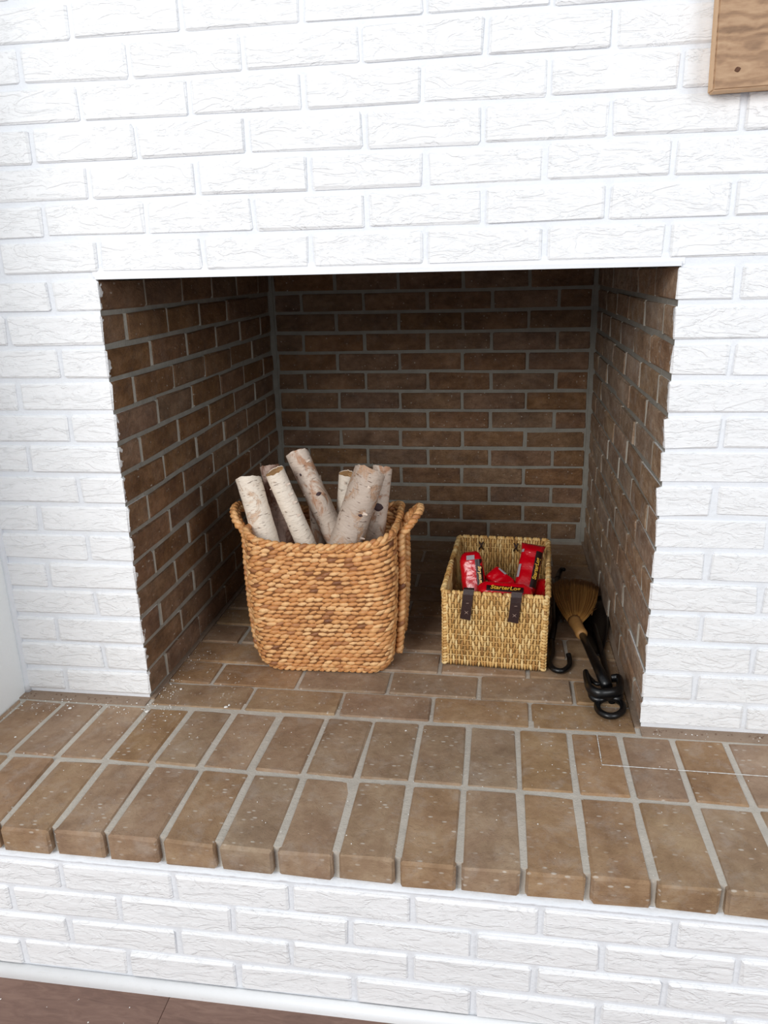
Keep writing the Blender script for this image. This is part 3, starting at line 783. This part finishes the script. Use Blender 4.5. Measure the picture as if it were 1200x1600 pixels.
tip = [(.990, .80, rz), (.998, .84, rz+.004), (1.006, .855, rz+.012), (1.012, .838, rz+.018)]
mb = MB(); mb.tube(loc(pkr, catmull(tip)), lambda u: .009-.003*u, 10); mb.build('poker_tip', M['iron'], pkr)
# shovel along the right wall
sv_ = empty('fireplace_shovel', (1.07, .4, 0)); tag(sv_, 'black iron shovel lying beneath the broom along the right firebox wall', 'shovel')
vs = []; n = 14; m = 10
for s in (0, 1):
    for j in range(m+1):
        for i in range(n+1):
            u = i/n*2-1; v_ = j/m
            hw = .012+.036*min(1, v_*1.9)**.8
            hw *= (1 if v_ < .85 else math.sqrt(max(0, 1-((v_-.85)/.15)**2*.35)))
            x = u*hw; y = -.10+v_*.38; z = .004+.012*abs(u)**4*(1-.5*v_)+(.006*(1-min(1, v_/.15))**2) + (0.0022 if s else 0)
            vs.append((x, y, z))
k = (n+1)*(m+1); fs = []
for j in range(m):
    for i in range(n):
        a = j*(n+1)+i; fs.append((a, a+1, a+n+2, a+n+1)[::-1]); fs.append((k+a, k+a+1, k+a+n+2, k+a+n+1))
for j in range(m):
    for i in (0, n): a = j*(n+1)+i; fs.append((a, a+n+1, k+a+n+1, k+a))
for i in range(n):
    for j in (0, m): a = j*(n+1)+i; fs.append((a, a+1, k+a+1, k+a))
bl = mesh_obj('blade', vs, fs, M['iron'], sv_, True); bl.location = (-.012, 0, 0); bl.rotation_euler = (0, 0, math.radians(-2))
mb = MB(); mb.tube(loc(sv_, [(1.062, .46, .018), (1.068, .36, .010), (1.066, .24, .010), (1.064, .13, .010), (1.062, .085, .010)]), lambda u: .008, 10); mb.build('rod', M['iron'], sv_)
def ring_handle(parent, pts, r, flat, ref=(0, 0, 1), closed=False):
    mb = MB(); mb.tube(loc(parent, catmull(pts, 8)), r, 10, flat=flat, ref=ref, closed=closed); return mb.build('ring_handle', M['iron'], parent)
zz = .012
ring_handle(sv_, [P3(953, 1080, zz), P3(962, 1092, zz), P3(972, 1100, zz), P3(973, 1110, zz), P3(962, 1118, zz), P3(948, 1118, zz), P3(936, 1111, zz), P3(933, 1102, zz), P3(937, 1095, zz), P3(942, 1088, zz)], lambda u: .0075, 1.0)
# broom resting over the shovel
br = empty('hearth_broom', (1.04, .4, 0)); tag(br, 'small straw hearth broom with a black handle, lying bristles away', 'broom')
nk0 = at(909, 991, z=.038); nk1 = at(899, 973, z=.042)
tipc = at(899, 906, z=.046); hd = at(948, 1072, z=.036)
dirb = (nk1-nk0).normalized()
mb = MB(); mb.tube(loc(br, [nk0, nk0.lerp(hd, .33), nk0.lerp(hd, .66), hd]), lambda u: .0085+.005*u, 12); hnd = mb.build('handle', M['iron'], br)
mb = MB(); mb.tube(loc(br, [nk0-dirb*.006, nk0+dirb*.0, nk0+dirb*.02, nk0.lerp(nk1, .5), nk1, nk1+dirb*.012]), lambda u: (.0125 if u < .1 else .0140)+.001*math.sin(u*9)+.003*u, 14); mb.build('neck', M['neck'], br)
mb = MB()
side = Vector((1, -.05, 0)); Lb = (tipc-nk1).length
dd = (tipc-nk1).normalized(); upv = Vector((0, 0, 1)); upv = (upv-dd*upv.dot(dd)).normalized(); side = dd.cross(upv)
for i in range(1500):
    a = R.uniform(0, 2*PI); q = math.sqrt(R.random()); x = math.cos(a)*q; y = math.sin(a)*q
    Lk = Lb*R.uniform(.93, 1.02)*(1-.06*x*x)
    fan = .066; thk = .015; pts = []
    for k in range(6):
        s = k/5; e = 1-(1-s)**2.6
        c = nk1-dd*.004+dd*(Lk*s)
        wdt = .014+(fan-.014)*(.15*s+.85*min(1, e)) ; tk = .012+(thk-.012)*e
        droop = -.008*s*s
        pts.append(c+side*(x*wdt)+upv*(y*tk)+Vector((0, 0, droop)))
    for p in pts: p.z = max(p.z, .004)
    jt = Vector((R.gauss(0, .0022), R.gauss(0, .0022), R.gauss(0, .001)))
    pts[-1] += jt; pts[-2] += jt*.5
    mb.tube(loc(br, pts), lambda u: .0011-.0004*u, 3)
for i in range(14):                          # stray straws
    b0 = nk1+dd*R.uniform(.05, .2)+side*R.choice((-1, 1))*R.uniform(.035, .045)
    e0 = b0+dd*R.uniform(.02, .05)+side*math.copysign(R.uniform(.004, .02), (b0-nk1).dot(side))+upv*R.uniform(-.005, .01)
    mb.tube(loc(br, [b0, (b0+e0)/2+upv*.002, e0]), .0007, 3)
mb.build('bristles', M['straw'], br)['kind'] = 'stuff'
zz = .034
ring_handle(br, [P3(915, 1050, zz+.006), P3(917, 1062, zz), P3(922, 1076, zz), P3(934, 1084, zz-.002), P3(950, 1084, zz-.002), P3(966, 1080, zz), P3(969, 1068, zz+.004), P3(966, 1060, zz+.006), P3(955, 1060, zz+.004)], lambda u: .0065+.003*math.sin(PI*u), 1.5)
ring_handle(br, [P3(915, 1050, zz+.006), P3(922, 1060, zz), P3(932, 1068, zz), P3(946, 1066, zz)], lambda u: .006, .8)
ring_handle(br, [P3(921, 1076, zz-.006), P3(925, 1090, zz-.014), P3(938, 1094, zz-.015), P3(952, 1090, zz-.014), P3(968, 1092, zz-.014), P3(969, 1078, zz-.006)], lambda u: .006, 1.2)

# ---------------------------------------------------------------- paint chips, paint line
t = NT('white_paint_chip'); M['chip'] = t.out((.80, .78, .74), .6)
mb = MB()
def chip(x, y, s, z=.0004):
    k = R.randint(4, 6); a0 = R.random()*6.28; h_ = s*.25+.0004
    ring = [(x+math.cos(a0+6.28*i/k)*s*R.uniform(.5, 1), y+math.sin(a0+6.28*i/k)*s*R.uniform(.5, 1), z) for i in range(k)]
    mb.add(ring+[(p[0]*.6+x*.4, p[1]*.6+y*.4, z+h_) for p in ring], [tuple(range(k, 2*k))]+[(i, (i+1) % k, k+(i+1) % k, k+i) for i in range(k)])
for i in range(110): chip(R.uniform(-.31, .10), -.02-abs(R.gauss(0, .05)), R.uniform(.0008, .0026))
for i in range(60): chip(.01+abs(R.gauss(0, .03)), R.uniform(.0, .25), R.uniform(.0008, .0024))
for i in range(150): chip(R.uniform(-.3, 1.4), R.uniform(-.44, -.05), R.uniform(.0006, .0018))
for i in range(16): chip(R.uniform(1.1, 1.4), -.018+R.gauss(0, .006), R.uniform(.0008, .0025))
for i in range(50): chip(R.uniform(.05, 1.0), R.uniform(-.02, .14), R.uniform(.0006, .0016))
for (px, py, s) in ((230, 1112, .0065), (283, 1077, .0055), (353, 1105, .006), (358, 1102, .005), (110, 1107, .006), (39, 1225, .0035), (24, 1152, .003), (634, 1142, .003)):
    p = at(px, py, z=0); chip(p.x, p.y, s)
for i in range(8): chip(R.uniform(1.03, 1.10), R.uniform(0.0, .1), R.uniform(.0008, .002))
pc = mb.build('paint_chips', M['chip'], None, False); tag(pc, 'tiny white paint chips scattered over the brown hearth bricks', 'paint chips', kind='stuff')
mb = MB()
for i in range(12): chip(R.uniform(-.25, .15), R.uniform(-.56, -.48), R.uniform(.0008, .002), FZ+.0004)
pc2 = mb.build('paint_chips', M['chip'], None, False); tag(pc2, 'few white paint chips on the wooden floor below the hearth', 'paint chips', kind='stuff')
mb = MB()
for i in range(170):
    sx = R.random() < .62; y = R.uniform(0, .75)
    x = .006+abs(R.gauss(0, .012)) if sx else W-.006-abs(R.gauss(0, .010))
    chip(x, y, R.uniform(.0008, .0032))
for i in range(60): chip(R.uniform(-.3, 0) if R.random() < .5 else R.uniform(W, 1.4), -.006-abs(R.gauss(0, .006)), R.uniform(.0008, .003))
t = NT('brown_mortar_crumb'); M['crumb'] = t.out(t.mix(t.noise(t.coord(rnd=False), 90, 2), lin(92, 62, 46), lin(150, 124, 104)), .9)
tag(mb.build('mortar_crumbs', M['crumb'], None, False), 'brown brick and mortar crumbs along the foot of the firebox walls', 'crumbs', kind='stuff')
t = NT('white_paint_line'); M['pline'] = t.out((.68, .67, .64), .6)
mb = MB()
def pline(a, b, w0):
    a, b = Vector(a), Vector(b); n = int((b-a).length/.004); d = (b-a).normalized(); s = Vector((-d.y, d.x, 0))
    for i in range(n):
        if R.random() < .06: continue
        p, q = a.lerp(b, i/n), a.lerp(b, (i+1)/n); w1 = w0*R.uniform(.5, 1.25)
        mb.add([p-s*w1, q-s*w1, q+s*w1, p+s*w1, *[v+Vector((0, 0, .0006)) for v in (p-s*w1*.8, q-s*w1*.8, q+s*w1*.8, p+s*w1*.8)]], [(4, 5, 6, 7), (0, 1, 5, 4), (1, 2, 6, 5), (2, 3, 7, 6), (3, 0, 4, 7)])
zl = .0009
pline((1.016, -.040, zl), (1.014, -.143, zl), .0010); pline((1.014, -.143, zl), (1.50, -.146, zl), .0010)
pl = mb.build('paint_line', M['pline'], hearth, False)
